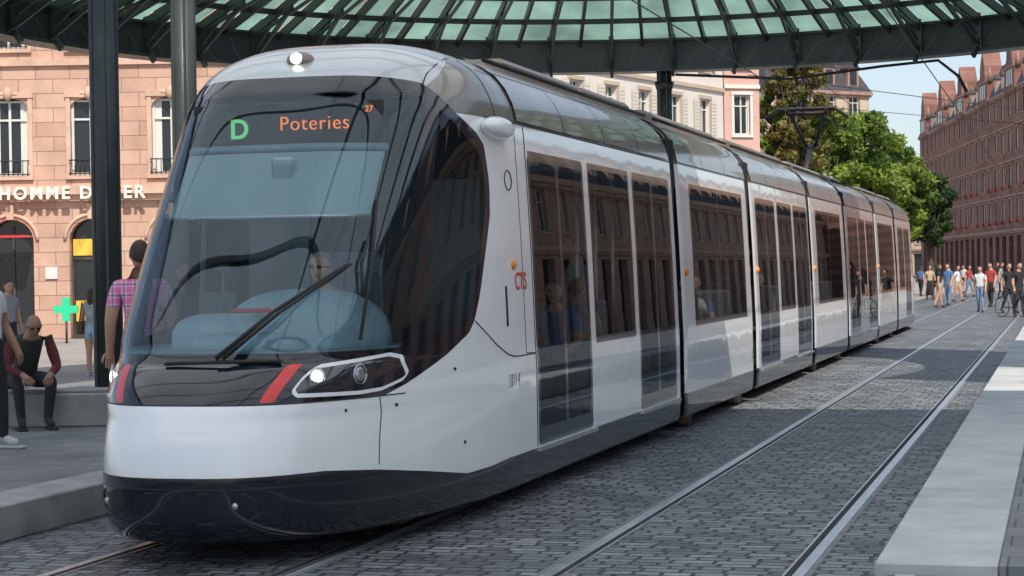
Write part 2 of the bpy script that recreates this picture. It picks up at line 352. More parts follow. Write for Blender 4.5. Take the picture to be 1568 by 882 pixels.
# pale veil mixed over the blue, added to brighten sky and fill light
tcw=nt.nodes.new('ShaderNodeTexCoord'); mpw=nt.nodes.new('ShaderNodeMapping'); mpw.inputs['Scale'].default_value=(1,1,3); L(tcw.outputs['Generated'],mpw.inputs[0])
nw=nt.nodes.new('ShaderNodeTexNoise'); nw.inputs['Scale'].default_value=3.5; nw.inputs['Detail'].default_value=7; nw.inputs['Roughness'].default_value=.6; L(mpw.outputs[0],nw.inputs['Vector'])
rw=nt.nodes.new('ShaderNodeMapRange'); rw.inputs['From Min'].default_value=.35; rw.inputs['From Max'].default_value=.75; rw.inputs['To Min'].default_value=.2; rw.inputs['To Max'].default_value=.75; L(nw.outputs['Fac'],rw.inputs['Value'])
mw=nt.nodes.new('ShaderNodeMix'); mw.data_type='RGBA'; mw.inputs[7].default_value=(5.3,6.1,7.1,1); L(rw.outputs[0],mw.inputs[0]); L(sky.outputs[0],mw.inputs[6])
L(mw.outputs[2],bg.inputs[0]); bg.inputs[1].default_value=.14
s=Vector((math.sin(AZ)*math.cos(EL),math.cos(AZ)*math.cos(EL),math.sin(EL)))
sl=bpy.data.lights.new('sun','SUN'); sl.energy=5; sl.angle=math.radians(.5); sl.color=(1,.93,.83)
so=bpy.data.objects.new('sun',sl); COL.objects.link(so); so.rotation_mode='QUATERNION'; so.rotation_quaternion=s.to_track_quat('Z','Y'); so.location=(20,-40,50)
cam=bpy.data.cameras.new('camera'); co=bpy.data.objects.new('camera',cam); COL.objects.link(co)
cam.lens=70; cam.sensor_width=36; cam.clip_end=3000; cam.clip_start=.1
co.matrix_world=Matrix.Translation((0,0,1.8))@Matrix.Rotation(TH,4,'Z')@Matrix.Rotation(math.radians(90-.52),4,'X')@Matrix.Rotation(math.radians(-.9),4,'Z')
scene.camera=co
scene.view_settings.view_transform='Standard'; scene.view_settings.look='None'; scene.view_settings.exposure=0
# ------------------------------------------------------------------ TRAM
TX=-5.2
PR=np.array([(.13,1.10,11.45),(.15,1.16,11.26),(.19,1.185,11.15),(.28,1.195,11.08),(.43,1.2,11.05),(.57,1.2,11.04),(.75,1.2,11.07),(.9,1.2,11.13),(1.0,1.2,11.18),(1.1,1.197,11.27),(1.2,1.193,11.41),(1.27,1.19,11.52),(1.5,1.183,11.68),(2.0,1.165,12.04),(2.5,1.14,12.42),(2.85,1.12,12.70),(3.0,1.10,12.83),(3.1,1.07,12.92),(3.23,1.0,13.08),(3.34,.89,13.30),(3.44,.7,13.62),(3.505,.45,14.05),(3.53,.02,14.5)])
YS=14.6
def cr(P,n):
    out=[]
    for i in range(len(P)-1):
        p0=P[max(i-1,0)];p1=P[i];p2=P[i+1];p3=P[min(i+2,len(P)-1)]
        for j in range(n):
            t=j/n; out.append(.5*((2*p1)+(-p0+p2)*t+(2*p0-5*p1+4*p2-p3)*t*t+(-p0+3*p1-3*p2+p3)*t**3))
    out.append(P[-1]); return np.array(out)
LV=cr(PR,5)
def prof(z): return np.interp(z,LV[:,0],LV[:,1]),np.interp(z,LV[:,0],LV[:,2])
def AE(z): return float(np.interp(z,[.9,1.4],[2.9,4.0]))
ph=np.linspace(0,math.pi/2,40001); Xd=np.sin(ph)**.5; Yd=np.cos(ph)**(1/.9)
al=np.concatenate([[0],np.cumsum(np.hypot(np.diff(Xd)*1.2,np.diff(Yd)*3.4))]); tt=np.linspace(0,al[-1],120)
XN=np.interp(tt,al,Xd); XN[-1]=1
def by_y(sg,y,z,off=0):
    W,yn=prof(z)
    if y>=YS: return (sg*(W+off),y,z)
    L=YS-yn; Yq=min(1,(YS-y)/L); X=(1-Yq**1.8)**(1/AE(z))
    return (sg*(X*W+off),y,z)
def by_x(x,z,off=0):
    W,yn=prof(z); X=min(1,abs(x)/W); Yq=(1-X**AE(z))**(1/1.8); return (x,YS-(YS-yn)*Yq-off,z)
def sdp(px,py,poly):
    poly=np.array(poly,float); n=len(poly); d=np.full(px.shape,1e9); ins=np.zeros(px.shape,bool)
    for i in range(n):
        a=poly[i];b=poly[(i+1)%n]; e=b-a; wx=px-a[0];wy=py-a[1]; t=np.clip((wx*e[0]+wy*e[1])/(e@e),0,1)
        d=np.minimum(d,np.hypot(wx-e[0]*t,wy-e[1]*t))
        if abs(b[1]-a[1])>1e-12:
            c=((a[1]>py)!=(b[1]>py))&(px<(b[0]-a[0])*(py-a[1])/(b[1]-a[1])+a[0]); ins^=c
    return np.where(ins,-d,d)
def rect(a,b,c,d): return [(a,c),(b,c),(b,d),(a,d)]
def body_material():
    m,nt,out=newmat('tram_body'); L=nt.links.new
    def at(n):
        a=nt.nodes.new('ShaderNodeAttribute'); a.attribute_name=n; return a.outputs['Fac']
    def lt(v,c=0):
        x=nt.nodes.new('ShaderNodeMath'); x.operation='LESS_THAN'; L(v,x.inputs[0]); x.inputs[1].default_value=c; return x.outputs[0]
    def mix(f,a,b):
        x=nt.nodes.new('ShaderNodeMixShader'); L(f,x.inputs[0]); L(a,x.inputs[1]); L(b,x.inputs[2]); return x.outputs[0]
    def glass(tint,gc,base,mul):
        fr=nt.nodes.new('ShaderNodeFresnel'); fr.inputs[0].default_value=1.5
        add=nt.nodes.new('ShaderNodeMath'); add.operation='MULTIPLY_ADD'; add.inputs[1].default_value=mul; add.inputs[2].default_value=base; add.use_clamp=True; L(fr.outputs[0],add.inputs[0])
        t=nt.nodes.new('ShaderNodeBsdfTransparent'); t.inputs[0].default_value=(*tint,1)
        g=nt.nodes.new('ShaderNodeBsdfGlossy'); g.inputs['Color'].default_value=(*gc,1); g.inputs['Roughness'].default_value=.0
        return mix(add.outputs[0],t.outputs[0],g.outputs[0])
    tcn=nt.nodes.new('ShaderNodeTexCoord')
    white=principled(nt,(.88,.90,.92),.18,coat=.8)
    nz=nt.nodes.new('ShaderNodeTexNoise'); nz.inputs['Scale'].default_value=2.5; nz.inputs['Detail'].default_value=7; L(tcn.outputs['Object'],nz.inputs['Vector'])
    spz=nt.nodes.new('ShaderNodeSeparateXYZ'); L(tcn.outputs['Object'],spz.inputs[0])
    mr=nt.nodes.new('ShaderNodeMapRange'); mr.inputs['From Min'].default_value=.35; mr.inputs['From Max'].default_value=1.0; mr.inputs['To Min'].default_value=.3; mr.inputs['To Max'].default_value=0; L(spz.outputs['Z'],mr.inputs['Value'])
    mu=nt.nodes.new('ShaderNodeMath'); mu.operation='MULTIPLY'; L(mr.outputs[0],mu.inputs[0]); L(nz.outputs['Fac'],mu.inputs[1])
    mc=nt.nodes.new('ShaderNodeMix'); mc.data_type='RGBA'; mc.inputs[6].default_value=(.88,.90,.92,1); mc.inputs[7].default_value=(.5,.47,.42,1); L(mu.outputs[0],mc.inputs[0]); L(mc.outputs[2],white.inputs['Base Color'])
    # very slight panel waviness
    nb=nt.nodes.new('ShaderNodeTexNoise'); nb.inputs['Scale'].default_value=1.6; nb.inputs['Detail'].default_value=1; L(tcn.outputs['Object'],nb.inputs['Vector'])
    bb=nt.nodes.new('ShaderNodeBump'); bb.inputs['Strength'].default_value=.25; bb.inputs['Distance'].default_value=.02; L(nb.outputs['Fac'],bb.inputs['Height']); L(bb.outputs[0],white.inputs['Normal']); L(bb.outputs[0],white.inputs['Coat Normal'])
    black=principled(nt,(.008,.010,.016),.09,coat=.4)
    taupe=principled(nt,(.24,.21,.18),.24,.35,coat=.4); silver=principled(nt,(.52,.55,.57),.28,.3,coat=.5)
    head=principled(nt,(.02,.022,.028),.08,coat=1); rim=principled(nt,(.8,.82,.84),.25); red=principled(nt,(.65,.03,.035),.3,coat=.3)
    inner=nt.nodes.new('ShaderNodeBsdfDiffuse'); inner.inputs[0].default_value=(.16,.18,.19,1)
    s=white.outputs[0]
    s=mix(lt(at('a_low')),s,black.outputs[0])
    s=mix(lt(at('a_roof')),s,taupe.outputs[0]); s=mix(lt(at('a_silver')),s,silver.outputs[0])
    s=mix(lt(at('a_black')),s,black.outputs[0])
    s=mix(lt(at('a_red')),s,red.outputs[0])
    s=mix(lt(at('a_head')),s,head.outputs[0])
    ab=nt.nodes.new('ShaderNodeMath'); ab.operation='ABSOLUTE'; L(at('a_head'),ab.inputs[0])
    s=mix(lt(ab.outputs[0],.012),s,rim.outputs[0])
    geo=nt.nodes.new('ShaderNodeNewGeometry'); s=mix(geo.outputs['Backfacing'],s,inner.outputs[0])
    s=mix(lt(at('a_side')),s,glass((.60,.64,.64),(.85,.92,1),.02,.6))
    s=mix(lt(at('a_wind')),s,glass((.80,.91,.94),(.8,.9,1),.03,.9))
    L(s,out.inputs[0]); return m
BODY=body_material()
BLK=[(5,1.0),(12.2,1.0),(12.47,1.06),(13.1,1.227),(13.5,1.36),(13.62,1.45),(13.75,1.62),(14.07,2.2),(14.11,2.45),(14.06,2.72),(13.95,2.80),(13.65,2.93),(13.37,3.13),(12.9,3.18),(5,3.2)]
QG=[(12.62,1.35),(13.42,1.42),(13.55,1.5),(13.66,1.65),(13.99,2.25),(14.02,2.45),(13.97,2.64),(13.6,2.85),(13.44,2.95)]
LOW=[(5,-1),(5,.57),(11.6,.57),(12.1,.53),(12.75,.455),(13.4,.375),(13.9,.38),(14.3,.40),(70,.40),(70,-1)]
WIN=[(-2,1.3),(.97,1.3),(1.0,1.36),(.985,1.6),(.905,2.95),(.88,3.03),(-2,3.07)]
HEAD=[(.82,1.075),(.86,1.16),(.94,1.215),(1.75,1.262),(1.95,1.24),(2.2,1.13),(2.17,1.095),(1.9,1.045),(1.6,1.035),(.88,1.045)]
REDP=[(.455,1.012),(.53,1.012),(.61,1.235),(.535,1.235)]
def strips(V,F,base,nl,nc,flip):
    for j in range(nl-1):
        for i in range(nc-1):
            a=base+j*nc+i; f=(a,a+1,a+nc+1,a+nc); F.append(f[::-1] if flip else f)
def module(name,y0,y1,kind,doors,wins,parent,tail=False):
    nl=len(LV); V=[];F=[]
    if kind=='cab':
        ys=np.arange(y1,YS,-.08); rows=[]
        for z,W,yn in LV:
            L=YS-yn; YN=(1-XN**AE(z))**(1/1.8)
            row=[(-W,y,z) for y in ys]+[(-W*XN[i],YS-L*YN[i],z) for i in range(119,0,-1)]+[(W*XN[i],YS-L*YN[i],z) for i in range(0,120)]+[(W,y,z) for y in ys[::-1]]
            V+=row
        nc=len(row); strips(V,F,0,nl,nc,False)
    else:
        ys=np.arange(y0,y1+.001,(y1-y0)/round((y1-y0)/.08)); nc=len(ys)
        for sg in(-1,1):
            b=len(V)
            for z,W,yn in LV:
                V+=[(sg*W*(.985 if (i==0 or i==nc-1) else 1),y,z) for i,y in enumerate(ys)]
            strips(V,F,b,nl,nc,sg<0)
    A=np.array(V); x=np.abs(A[:,0]);y=A[:,1];z=A[:,2]; far=np.full(len(A),9.)
    at={}
    cab=kind=='cab'
    at['a_low']=sdp(y,z,LOW) if cab else z-.42
    at['a_roof']=2.93-z
    yn=np.interp(z,LV[:,0],LV[:,2])
    at['a_silver']=sdp(y,z,[(5,3.1),(13.38,3.1),(13.8,3.27),(14.25,3.42),(14.7,3.47),(16,3.5),(16,4),(5,4)]) if cab else far
    bl=sdp(y,z,BLK) if cab else far.copy(); gl=sdp(y,z,QG) if cab else far.copy()
    for a,b in doors:
        bl=np.minimum(bl,sdp(y,z,rect(a,b,.41,2.74))); c=(a+b)/2
        gl=np.minimum(gl,sdp(y,z,rect(a+.07,c-.045,.55,2.66))); gl=np.minimum(gl,sdp(y,z,rect(c+.045,b-.07,.55,2.66)))
    for a,b in wins:
        bl=np.minimum(bl,sdp(y,z,rect(a,b,1.14,2.74)))
        if b-a>2.4:
            c=(a+b)/2; gl=np.minimum(gl,sdp(y,z,rect(a+.05,c-.03,1.2,2.69))); gl=np.minimum(gl,sdp(y,z,rect(c+.03,b-.05,1.2,2.69)))
        else: gl=np.minimum(gl,sdp(y,z,rect(a+.05,b-.05,1.2,2.69)))
    at['a_black']=bl; at['a_side']=gl
    at['a_wind']=np.where(y<13.6,sdp(x,z,WIN),9.) if cab else far
    q=x+(y-yn); at['a_head']=np.where(y<13,sdp(q,z,HEAD),9.) if cab else far
    at['a_red']=np.where(y<12,sdp(x,z,REDP),9.) if cab else far
    if cab: at['a_side']=np.where((at['a_wind']<.045),9.,at['a_side'])
    if tail: A[:,1]=70.1-A[:,1]; F=[f[::-1] for f in F]
    me=bpy.data.meshes.new(name); me.from_pydata(A.tolist(),[],F)
    for n,v in at.items():
        t=me.attributes.new(n,'FLOAT','POINT'); t.data.foreach_set('value',np.ascontiguousarray(v,dtype=np.float32))
    me.materials.append(BODY); me.polygons.foreach_set('use_smooth',[True]*len(F)); me.update()
    o=bpy.data.objects.new(name,me); COL.objects.link(o); o.parent=parent; return o
tram=empty('tram',(TX,0,0))
J_=[21.3,26.6,33.1,38.6,44.9,50.3]; g=.17
module('front_cab_body',0,J_[0]-g,'cab',[(15.14,17.02),(19.08,20.95)],[(17.2,18.92)],tram)
module('body_section_2',J_[0]+g,J_[1]-g,'mid',[],[(22.15,25.95)],tram)
module('body_section_3',J_[1]+g,J_[2]-g,'mid',[(27.1,29.0),(31.05,32.75)],[(29.25,30.85)],tram)
module('body_section_4',J_[2]+g,J_[3]-g,'mid',[],[(33.9,37.8)],tram)
module('body_section_5',J_[3]+g,J_[4]-g,'mid',[(39.1,41.0),(42.8,44.6)],[(41.2,42.6)],tram)
module('body_section_6',J_[4]+g,J_[5]-g,'mid',[],[(45.6,49.6)],tram)
module('rear_cab_body',0,70.1-J_[5]-g,'cab',[(15.14,17.02)],[(17.2,18.92)],tram,True)
t=MB()
for j in J_:
    for k in range(5):
        y=j-g-.02+ k*(2*g+.04)/5; t.box((-1.1,y,.3),(1.1,y+.05,3.2),M['rubber'],.02); t.box((-1.06,y+.05,.33),(1.06,y+.076,3.15),M['rubber'])
t.box((-.9,12.6,.11),(.9,57.0,.40),M['rubber'])
t.box((-1.17,14.8,.16),(1.17,21.1,.39),M['blackgloss'],.02)
for a,b in((26.8,32.9),(38.8,44.7),(50.5,55)): t.box((-1.165,a,.16),(1.165,b,.41),M['blackgloss'],.02)
for a,b in((21.45,26.45),(33.25,38.45),(45.05,50.15)):
    t.box((-1.13,a,.27),(1.13,b,.425),M['dirt'],.02)
    t.box((-1.11,a+1.2,.16),(1.11,b-1.2,.30),M['dirt'],.02)
    for y in (a+.7,b-.7):
        for sx in(-1,1):
            t.tube([(sx*.9,y,.3),(sx*1.10,y,.3)],.285,M['dirt'],20); t.tube([(sx*1.09,y,.3),(sx*1.12,y,.3)],.16,M['rubber'],14)
for y in(16.5,18.3,54,55.6):
    for sx in(-1,1): t.tube([(sx*.66,y,.3),(sx*.8,y,.3)],.29,M['dirt'],20)
for a,b in((15.14,17.02),(19.08,20.95),(27.1,29.0),(31.05,32.75),(39.1,41.0),(42.8,44.6)):
    t.box((1.185,a-.05,.375),(1.235,b+.05,.405),M['alu']); t.box((-1.235,a-.05,.375),(-1.185,b+.05,.405),M['alu'])
t.obj('underframe',tram)
r=MB()
for a,b in((15.9,18.6),(18.8,20.9),(21.7,26.2),(27,32.7),(33.5,38.2),(39,41.5),(45.3,49.9),(51,54)):
    r.box((-.74,a,3.40),(.74,b,3.56),M['taupe'],.04)
for k,(a,b) in enumerate(((14.9,21.05),(21.55,26.35),(26.85,32.85),(33.35,38.35),(38.85,44.65),(45.15,50.05),(50.55,55))):
    for sx in(-1,1):
        n=max(2,round((b-a)/1.5))
        for i in range(n):
            y0=a+(b-a)*i/n; y1=a+(b-a)*(i+1)/n-.025
            zz=[2.945,3.08,3.2,3.3,3.39]; vs=[];fs=[]
            for z in zz:
                W=prof(z)[0]+.014
                vs+=[(sx*W,y0,z+.01),(sx*W,y1,z+.01)]
            vs+=[(sx*.68,y0,3.47),(sx*.68,y1,3.47)]
            for q in range(5): 
                f=(2*q,2*q+1,2*q+3,2*q+2); fs.append(f if sx>0 else f[::-1])
            r.add(vs,fs,M['fair'],True)
    r.tube([(.86,a,3.44),(.86,b,3.44)],.018,M['rubber'],6)
r.obj('roof_fairings',tram)
d=MB()
def line(pts,rad=.0045,m=None,n=6): d.tube(pts,rad,m or M['seam'],n)
for sg in(-1,1):
    line([by_x(sg*.93,z,.0) for z in np.linspace(.56,1.0,12)])
    line([by_y(sg,15.1,z) for z in np.linspace(.41,2.92,20)],.006)
    line([by_y(sg,14.82,z) for z in np.linspace(2.93,1.16,16)]+[by_y(sg,15.08,1.15)],.004)
    line([by_y(sg,y,z) for y,z in zip(np.linspace(13.62,14.6,8),[1.44,1.38,1.32,1.26,1.21,1.17,1.15,1.145])]+[by_y(sg,15.08,1.145)],.006)
    line([by_y(sg,y,2.935) for y in np.linspace(14.1,21.1,20)],.007)
    line([by_y(sg,14.33,z) for z in np.linspace(1.38,1.68,5)],.013,M['rubber'])
    line([by_y(sg,y,z) for y,z in ((13.38,3.12),(13.5,3.2),(13.75,3.29),(14.1,3.37),(14.6,3.42))],.006)
    line([by_y(sg,14.35,z) for z in np.linspace(2.95,3.38,8)],.005)
    for (y,z) in ((12.35,.93),(13.2,1.12),(13.35,.6)): d.ell(by_y(sg,y,z,.002),(.012,.02,.012),M['rubber'],8,6)
    d.ell(by_x(sg*.82,.93,.002),(.012,.01,.012),M['rubber'],8,6)
    d.ell(by_y(sg,14.55,1.84,.0),(.03,.045,.04),M['orange'],12,8)
    d.ell(by_y(sg,14.3,2.86,.03),(.10,.33,.085),M['white'],20,12)
    d.tube([by_y(sg,14.55+.09*math.cos(a),2.48+.075*math.sin(a),.003) for a in np.linspace(0,2*math.pi,24)],.005,M['seam'],5)
    for jy in J_[:5]: d.ell((sg*1.185,jy+.35,1.75),(.03,.05,.045),M['orange'],10,8)
    for x,m,rr in((.70,M['lamp'],.045),(.86,M['lens'],.05)):
        p=Vector(by_x(sg*x,1.15)); p2=Vector(by_x(sg*(x+.01),1.15)); tt_=(p2-p).normalized(); nrm=Vector((abs(tt_.y)*sg,-abs(tt_.x),0)).normalized()
        q=Vector((0,-1,0)).rotation_difference(nrm).to_matrix()
        d.ell(p+nrm*.001,(rr,.018,rr),m,20,12,rot=q)
        ring=[p+nrm*.006+q@Vector((math.cos(a)*(rr+.012),0,math.sin(a)*(rr+.012))) for a in np.linspace(0,2*math.pi,24)]
        d.tube(ring,.006,M['alu'],6)
pts=[by_x(x,z,.002) for x,z in [(-.62,.34),(-.66,.38),(-.66,.44),(-.6,.47),(-.2,.475),(.2,.475),(.42,.47),(.46,.43),(.47,.34),(.42,.30),(.2,.29),(-.2,.29),(-.55,.31)]]
d.tube(pts+[pts[0]],.007,M['rubber'],6)
line([by_x(x,.50,.002) for x in np.linspace(-.75,.7,16)],.004)
for x in(-.58,.36): d.ell(by_x(x,.40,.004),(.02,.008,.02),M['alu'],10,6)
line([by_x(x,1.0,.0) for x in np.linspace(-1.0,1.0,40)],.005)
p=by_x(0.0,3.30); d.ell((0,p[1]+.02,3.31),(.10,.10,.06),M['taupe'],20,12); d.ell((.0,p[1]-.06,3.315),(.045,.045,.04),M['lamp'],16,10)
def wp(x,z,o): a=by_x(x,z); return (a[0],a[1]-o,a[2]+o*.5)
for k in(0,.045): d.tube([wp(.10+k,1.25,.05),wp(.4+k,1.53,.06),wp(.74+k*.3,1.83,.05)],[.016,.012,.01],M['rubber'],8)
d.tube([wp(.845,1.36,.02),wp(.84,1.7,.025),wp(.82,2.0,.02),wp(.795,2.27,.015)],.012,M['rubber'],8)
d.tube([wp(.83,1.62,.04),wp(.80,1.83,.05),wp(.80,2.0,.03)],.012,M['rubber'],8)
d.tube([wp(-.25,1.235,.02),wp(.15,1.24,.03),wp(.5,1.245,.02)],.012,M['rubber'],8)
d.obj('body_details',tram)
# cab interior
c=MB()
def inset(z,inx,back):
    xs=np.linspace(-1,1,21); W,_=prof(z); out=[]
    for u in xs:
        x=u*(W-inx-.12); out.append((x,by_x(x,z)[1]+inx))
    return out+[(W-inx-.12,back),(-(W-inx-.12),back)]
c.prism(inset(.57,.12,14.5),.45,.95,M['intd']); c.box((-1.05,14.5,.5),(1.05,14.56,2.95),M['intd'])
c.box((-.8,13.5,3.02),(.8,14.5,3.05),M['intd'])
c.prism(inset(1.3,.07,12.85),1.05,1.315,M['intg'])
c.ell((.28,12.55,1.28),(.58,.44,.42),M['intg'],36,20,pw=.8)
c.ell((.05,12.12,1.33),(.38,.2,.09),M['intg'],30,12,pw=.6)
c.ell((-.30,12.42,1.34),(.3,.3,.2),M['intg'],30,12,pw=.7)
c.box((-.08,12.10,1.545),(.20,12.15,1.575),M['red'],.008)
c.box((.48,12.75,1.58),(.72,12.80,1.80),M['intd'],.02); c.box((-.55,12.65,1.45),(-.28,12.70,1.68),M['intd'],.02)
c.tube([(-.3,12.5,1.5),(-.3,12.5,1.82)],.012,M['intd']); c.ell((-.3,12.5,1.84),(.06,.02,.03),M['intd'],10,8)
def gl(x,z,o): a=by_x(x,z); return (a[0],a[1]+o,a[2])
v=[];f=[]; xs=np.linspace(-.62,.76,10); zs=[2.62,2.18]
for z in zs: v+=[gl(x,z,.07) for x in xs]
c.add(v,[(i,i+1,10+i+1,10+i) for i in range(9)],M['blind'])
c.tube([gl(x,2.175,.065) for x in xs],.014,M['alu'],6); c.tube([gl(x,2.65,.09) for x in xs],.03,M['intg'],8)
x_,y_,z_=gl(.16,2.5,.02); c.box((.08,y_,2.42),(.24,y_+.06,2.58),M['intg'],.02)
c.box((-.68,12.90,2.68),(.72,12.93,2.98),M['seam'])
c.box((-.42,12.885,2.71),(-.20,12.898,2.93),M['shopdark'])
c.box((-.15,13.7,1.0),(.40,13.82,1.95),M['seatf'],.05); c.box((-.15,13.2,.96),(.40,13.8,1.08),M['seatf'],.05)
for x0,x1 in((-.95,-.45),(.5,.95)): c.box((x0,14.46,.9),(x1,14.498,2.5),M['intg'],.01)
c.tube([(-.8,13.2,1.2),(-.8,13.4,2.9)],.02,M['intg'])
c.obj('cab_interior',tram)
text('route_letter','D',.19,(-.40,12.88,2.745),(math.radians(90),0,0),M['ledg'],tram,bold=.004)
text('destination_text','Poteries',.14,(-.03,12.88,2.79),(math.radians(90),0,0),M['ledo'],tram,bold=-.001,sp=1.1)
text('run_number','27',.06,(.60,12.88,2.90),(math.radians(90),0,0),M['ledo'],tram)
text('fleet_number','3014',.15,(1.203,14.28,.92),(math.radians(90),0,math.radians(90)),M['print'],tram,ext=.001,bold=-.004,sp=1.1)
RT=mat('red_print',(.6,.03,.03),.4)
text('operator_letters','CTS',.19,(1.181,14.58,1.65),(math.radians(88.5),0,math.radians(90)),RT,tram,ext=.001,bold=.002)
sa=MB()
sa.box((-1.1,14.7,.41),(1.1,57,.44),M['intd']); sa.box((-1.0,14.7,2.86),(1.0,55.5,2.9),mat('ceiling_panel',(.6,.6,.58),.6))
for y in list(np.arange(17.3,18.9,.8))+list(np.arange(22.2,26,.78))+list(np.arange(29.3,30.9,.8))+list(np.arange(34,37.8,.78))+list(np.arange(45.6,49.6,.8)):
    for sx in(-1,1):
        x0=.45*sx; x1=1.0*sx
        sa.box((x0,y,.82),(x1,y+.42,.9),M['seatf'],.03); sa.box((x0,y+.38,.88),(x1,y+.46,1.5),M['seatf'],.03); sa.box((x0,y+.1,.44),(x1*.9,y+.36,.83),M['intd'],.02)
for y in (15.3,16.1,16.9,19.2,20,20.8,27.3,28.8,31.2,32.5,39.5,40.8,43,44.4):
    for sx in(-1,1): sa.tube([(sx*.55,y,.44),(sx*.55,y,2.86)],.018,M['alu'],8)
sa.obj('saloon_interior',tram)
for i,(x,y,yw,tp,st) in enumerate(((.72,17.5,0,C['blue'],0),(.7,18.2,3.1,C['beige'],0),(.7,23.0,0,C['grey'],0),(.7,24.6,.2,C['blue'],0),(-.7,25.2,0,C['white'],0),(.7,34.8,0,C['red'],0),(.4,16.2,1.2,C['red'],1),(.3,20.2,-1,C['grey'],1),(-.2,28.4,.5,C['beige'],1),(.2,32,2,C['blue'],1),(.75,23.9,0,C['white'],0),(.72,30.1,0,C['beige'],0))):
    human('passenger_%d'%(i+1),(x,y+.2 if not st else y,.44 if st else .38),yw,1.7,stand() if st else sit(.05),tp,C['dark'],SK,HB if i%2 else HK,C['shoe'],parent=tram,hairs='short' if i%3 else 'long')
dj=sit(.08); dj['elL']=(.27,-.2,.86); dj['wrL']=(.2,-.42,.88); dj['haL']=(.18,-.49,.88); dj['elR']=(-.27,-.2,.86); dj['wrR']=(-.2,-.42,.88); dj['haR']=(-.18,-.49,.88)
human('driver',(.12,13.45,.58),-.1,1.75,dj,C['sky'],C['dark'],SK,HG,C['shoe'],hairs='short',glasses=True,parent=tram)
pg=MB(); y=42.35
pg.box((-.5,y-.8,3.47),(.5,y+.8,3.58),M['rubber'],.02)
for sx in(-1,1):
    for yy in(-.6,.6): pg.tube([(sx*.4,y+yy,3.55),(sx*.4,y+yy,3.7)],.05,M['taupe'],10)
pg.tube([(0,y-.6,3.7),(0,y+.55,4.35)],.07,M['rubber']); 
for sx in(-1,1): pg.tube([(sx*.1,y+.55,4.35),(sx*.35,y-.15,5.0)],.04,M['rubber'])
pg.tube([(-.42,y-.15,5.0),(.42,y-.15,5.0)],.04,M['rubber'])
for yy in(-.3,0): pg.tube([(-.85,y+yy,4.90),(-.6,y+yy,5.1),(.6,y+yy,5.1),(.85,y+yy,4.90)],.035,M['rubber'])
for sx in(-.42,.42): pg.tube([(sx,y-.35,5.06),(sx,y+.05,5.06)],.03,M['rubber'])
pg.obj('pantograph',tram)
# ------------------------------------------------------------------ GROUND
gnd=MB(); gnd.quad((-1500,-400,0),(1500,-400,0),(1500,2500,0),(-1500,2500,0),M['asphalt']); gnd.obj('ground')
rd=MB(); rd.quad((-6.97,-30,.004),(-.97,-30,.004),(-.97,120,.004),(-6.97,120,.004),M['cobble']); 
rd.obj('cobblestone_street')
rl=MB()
for cx in(-5.2,-2.22):
    for s_ in(-1,1):
        x=cx+s_*.7175
        rl.box((x-.085,-30,-.01),(x+.07,130,.007),M['ramp'])
        rl.box((x-.033,-30,-.01),(x+.033,130,.016),M['rail'],.004)
        xi=x-s_*.055
        rl.box((xi-.022,-30,-.01),(xi+.022,130,.0095),M['groove']); xj=x-s_*.084
        rl.box((xj-.007,-30,-.01),(xj+.007,130,.0125),M['rail'])
rl.obj('tram_track')
pl=MB()
pl.box((-14,-12,0),(-7.45,27,.25),M['paver'])
for i in range(40):
    y=-12+i*1.0; pl.box((-7.447,y+.003,0),(-6.97,y+.997,.254),M['concrete'],.012)
pl.obj('tram_platform')
pr=MB()
for i in range(50):
    y=10.45+i*1.2; pr.box((-.97,y+.004,0),(-.345,y+1.196,.25),M['granite'] if random.random()<.55 else M['granite2'],.007)
pr.box((-.34,10.452,0),(9,70,.247),M['paver'])
pr.prism([(-.90,4),(9,4),(9,10.445),(-.90,10.445)],.0,.19,M['ramp'])
pr.box((-.86,4,.19),(-.76,10.44,.196),M['granite'])
pr.obj('tram_platform')
# ------------------------------------------------------------------ CANOPY
def transl(name,col,tr,lo=.6):
    m,nt,out=newmat(name); L=nt.links.new
    t=nt.nodes.new('ShaderNodeBsdfTranslucent'); t.inputs[0].default_value=(*col,1)
    p=principled(nt,tuple(c*.6 for c in col),.25); tcn=nt.nodes.new('ShaderNodeTexCoord')
    n=nt.nodes.new('ShaderNodeTexNoise'); n.inputs['Scale'].default_value=.9; n.inputs['Detail'].default_value=5; L(tcn.outputs['Object'],n.inputs['Vector'])
    r=nt.nodes.new('ShaderNodeValToRGB'); r.color_ramp.elements[0].position=.3; r.color_ramp.elements[0].color=(*[c*lo for c in col],1); r.color_ramp.elements[1].position=.7; r.color_ramp.elements[1].color=(*col,1)
    L(n.outputs['Fac'],r.inputs[0]); L(r.outputs[0],t.inputs[0])
    mx=nt.nodes.new('ShaderNodeMixShader'); mx.inputs[0].default_value=tr; L(p.outputs[0],mx.inputs[1]); L(t.outputs[0],mx.inputs[2]); L(mx.outputs[0],out.inputs[0]); return m
GL=transl('frosted_green_glass',(.34,.54,.43),.8,.45)
GW=transl('unseen_roof_diffuser',(.88,.91,.93),.95,.85)  # near-white so the added unseen roof spreads soft light below it
can=empty('glass_canopy'); CX,CY=-6.30,29.07; RO,RI=10.3,7.4
cb=MB(); cg=MB()
def pol(r,a,z): return (CX+r*math.cos(a),CY+r*math.sin(a),z)
A0,A1=math.radians(-22),math.radians(222); NR=70
def ringbeam(r0,r1,z0,z1,m,mb):
    vs=[];fs=[];n=132
    for i in range(n+1):
        a=A0+(A1-A0)*i/n; vs+=[pol(r0,a,z0),pol(r1,a,z0),pol(r1,a,z1),pol(r0,a,z1)]
    for i in range(n):
        for k in range(4): fs.append((4*i+k,4*i+(k+1)%4,4*i+4+(k+1)%4,4*i+4+k))
    mb.add(vs,fs,m)
def gz(r): return 6.38+(RO-r)/(RO-RI)*1.0
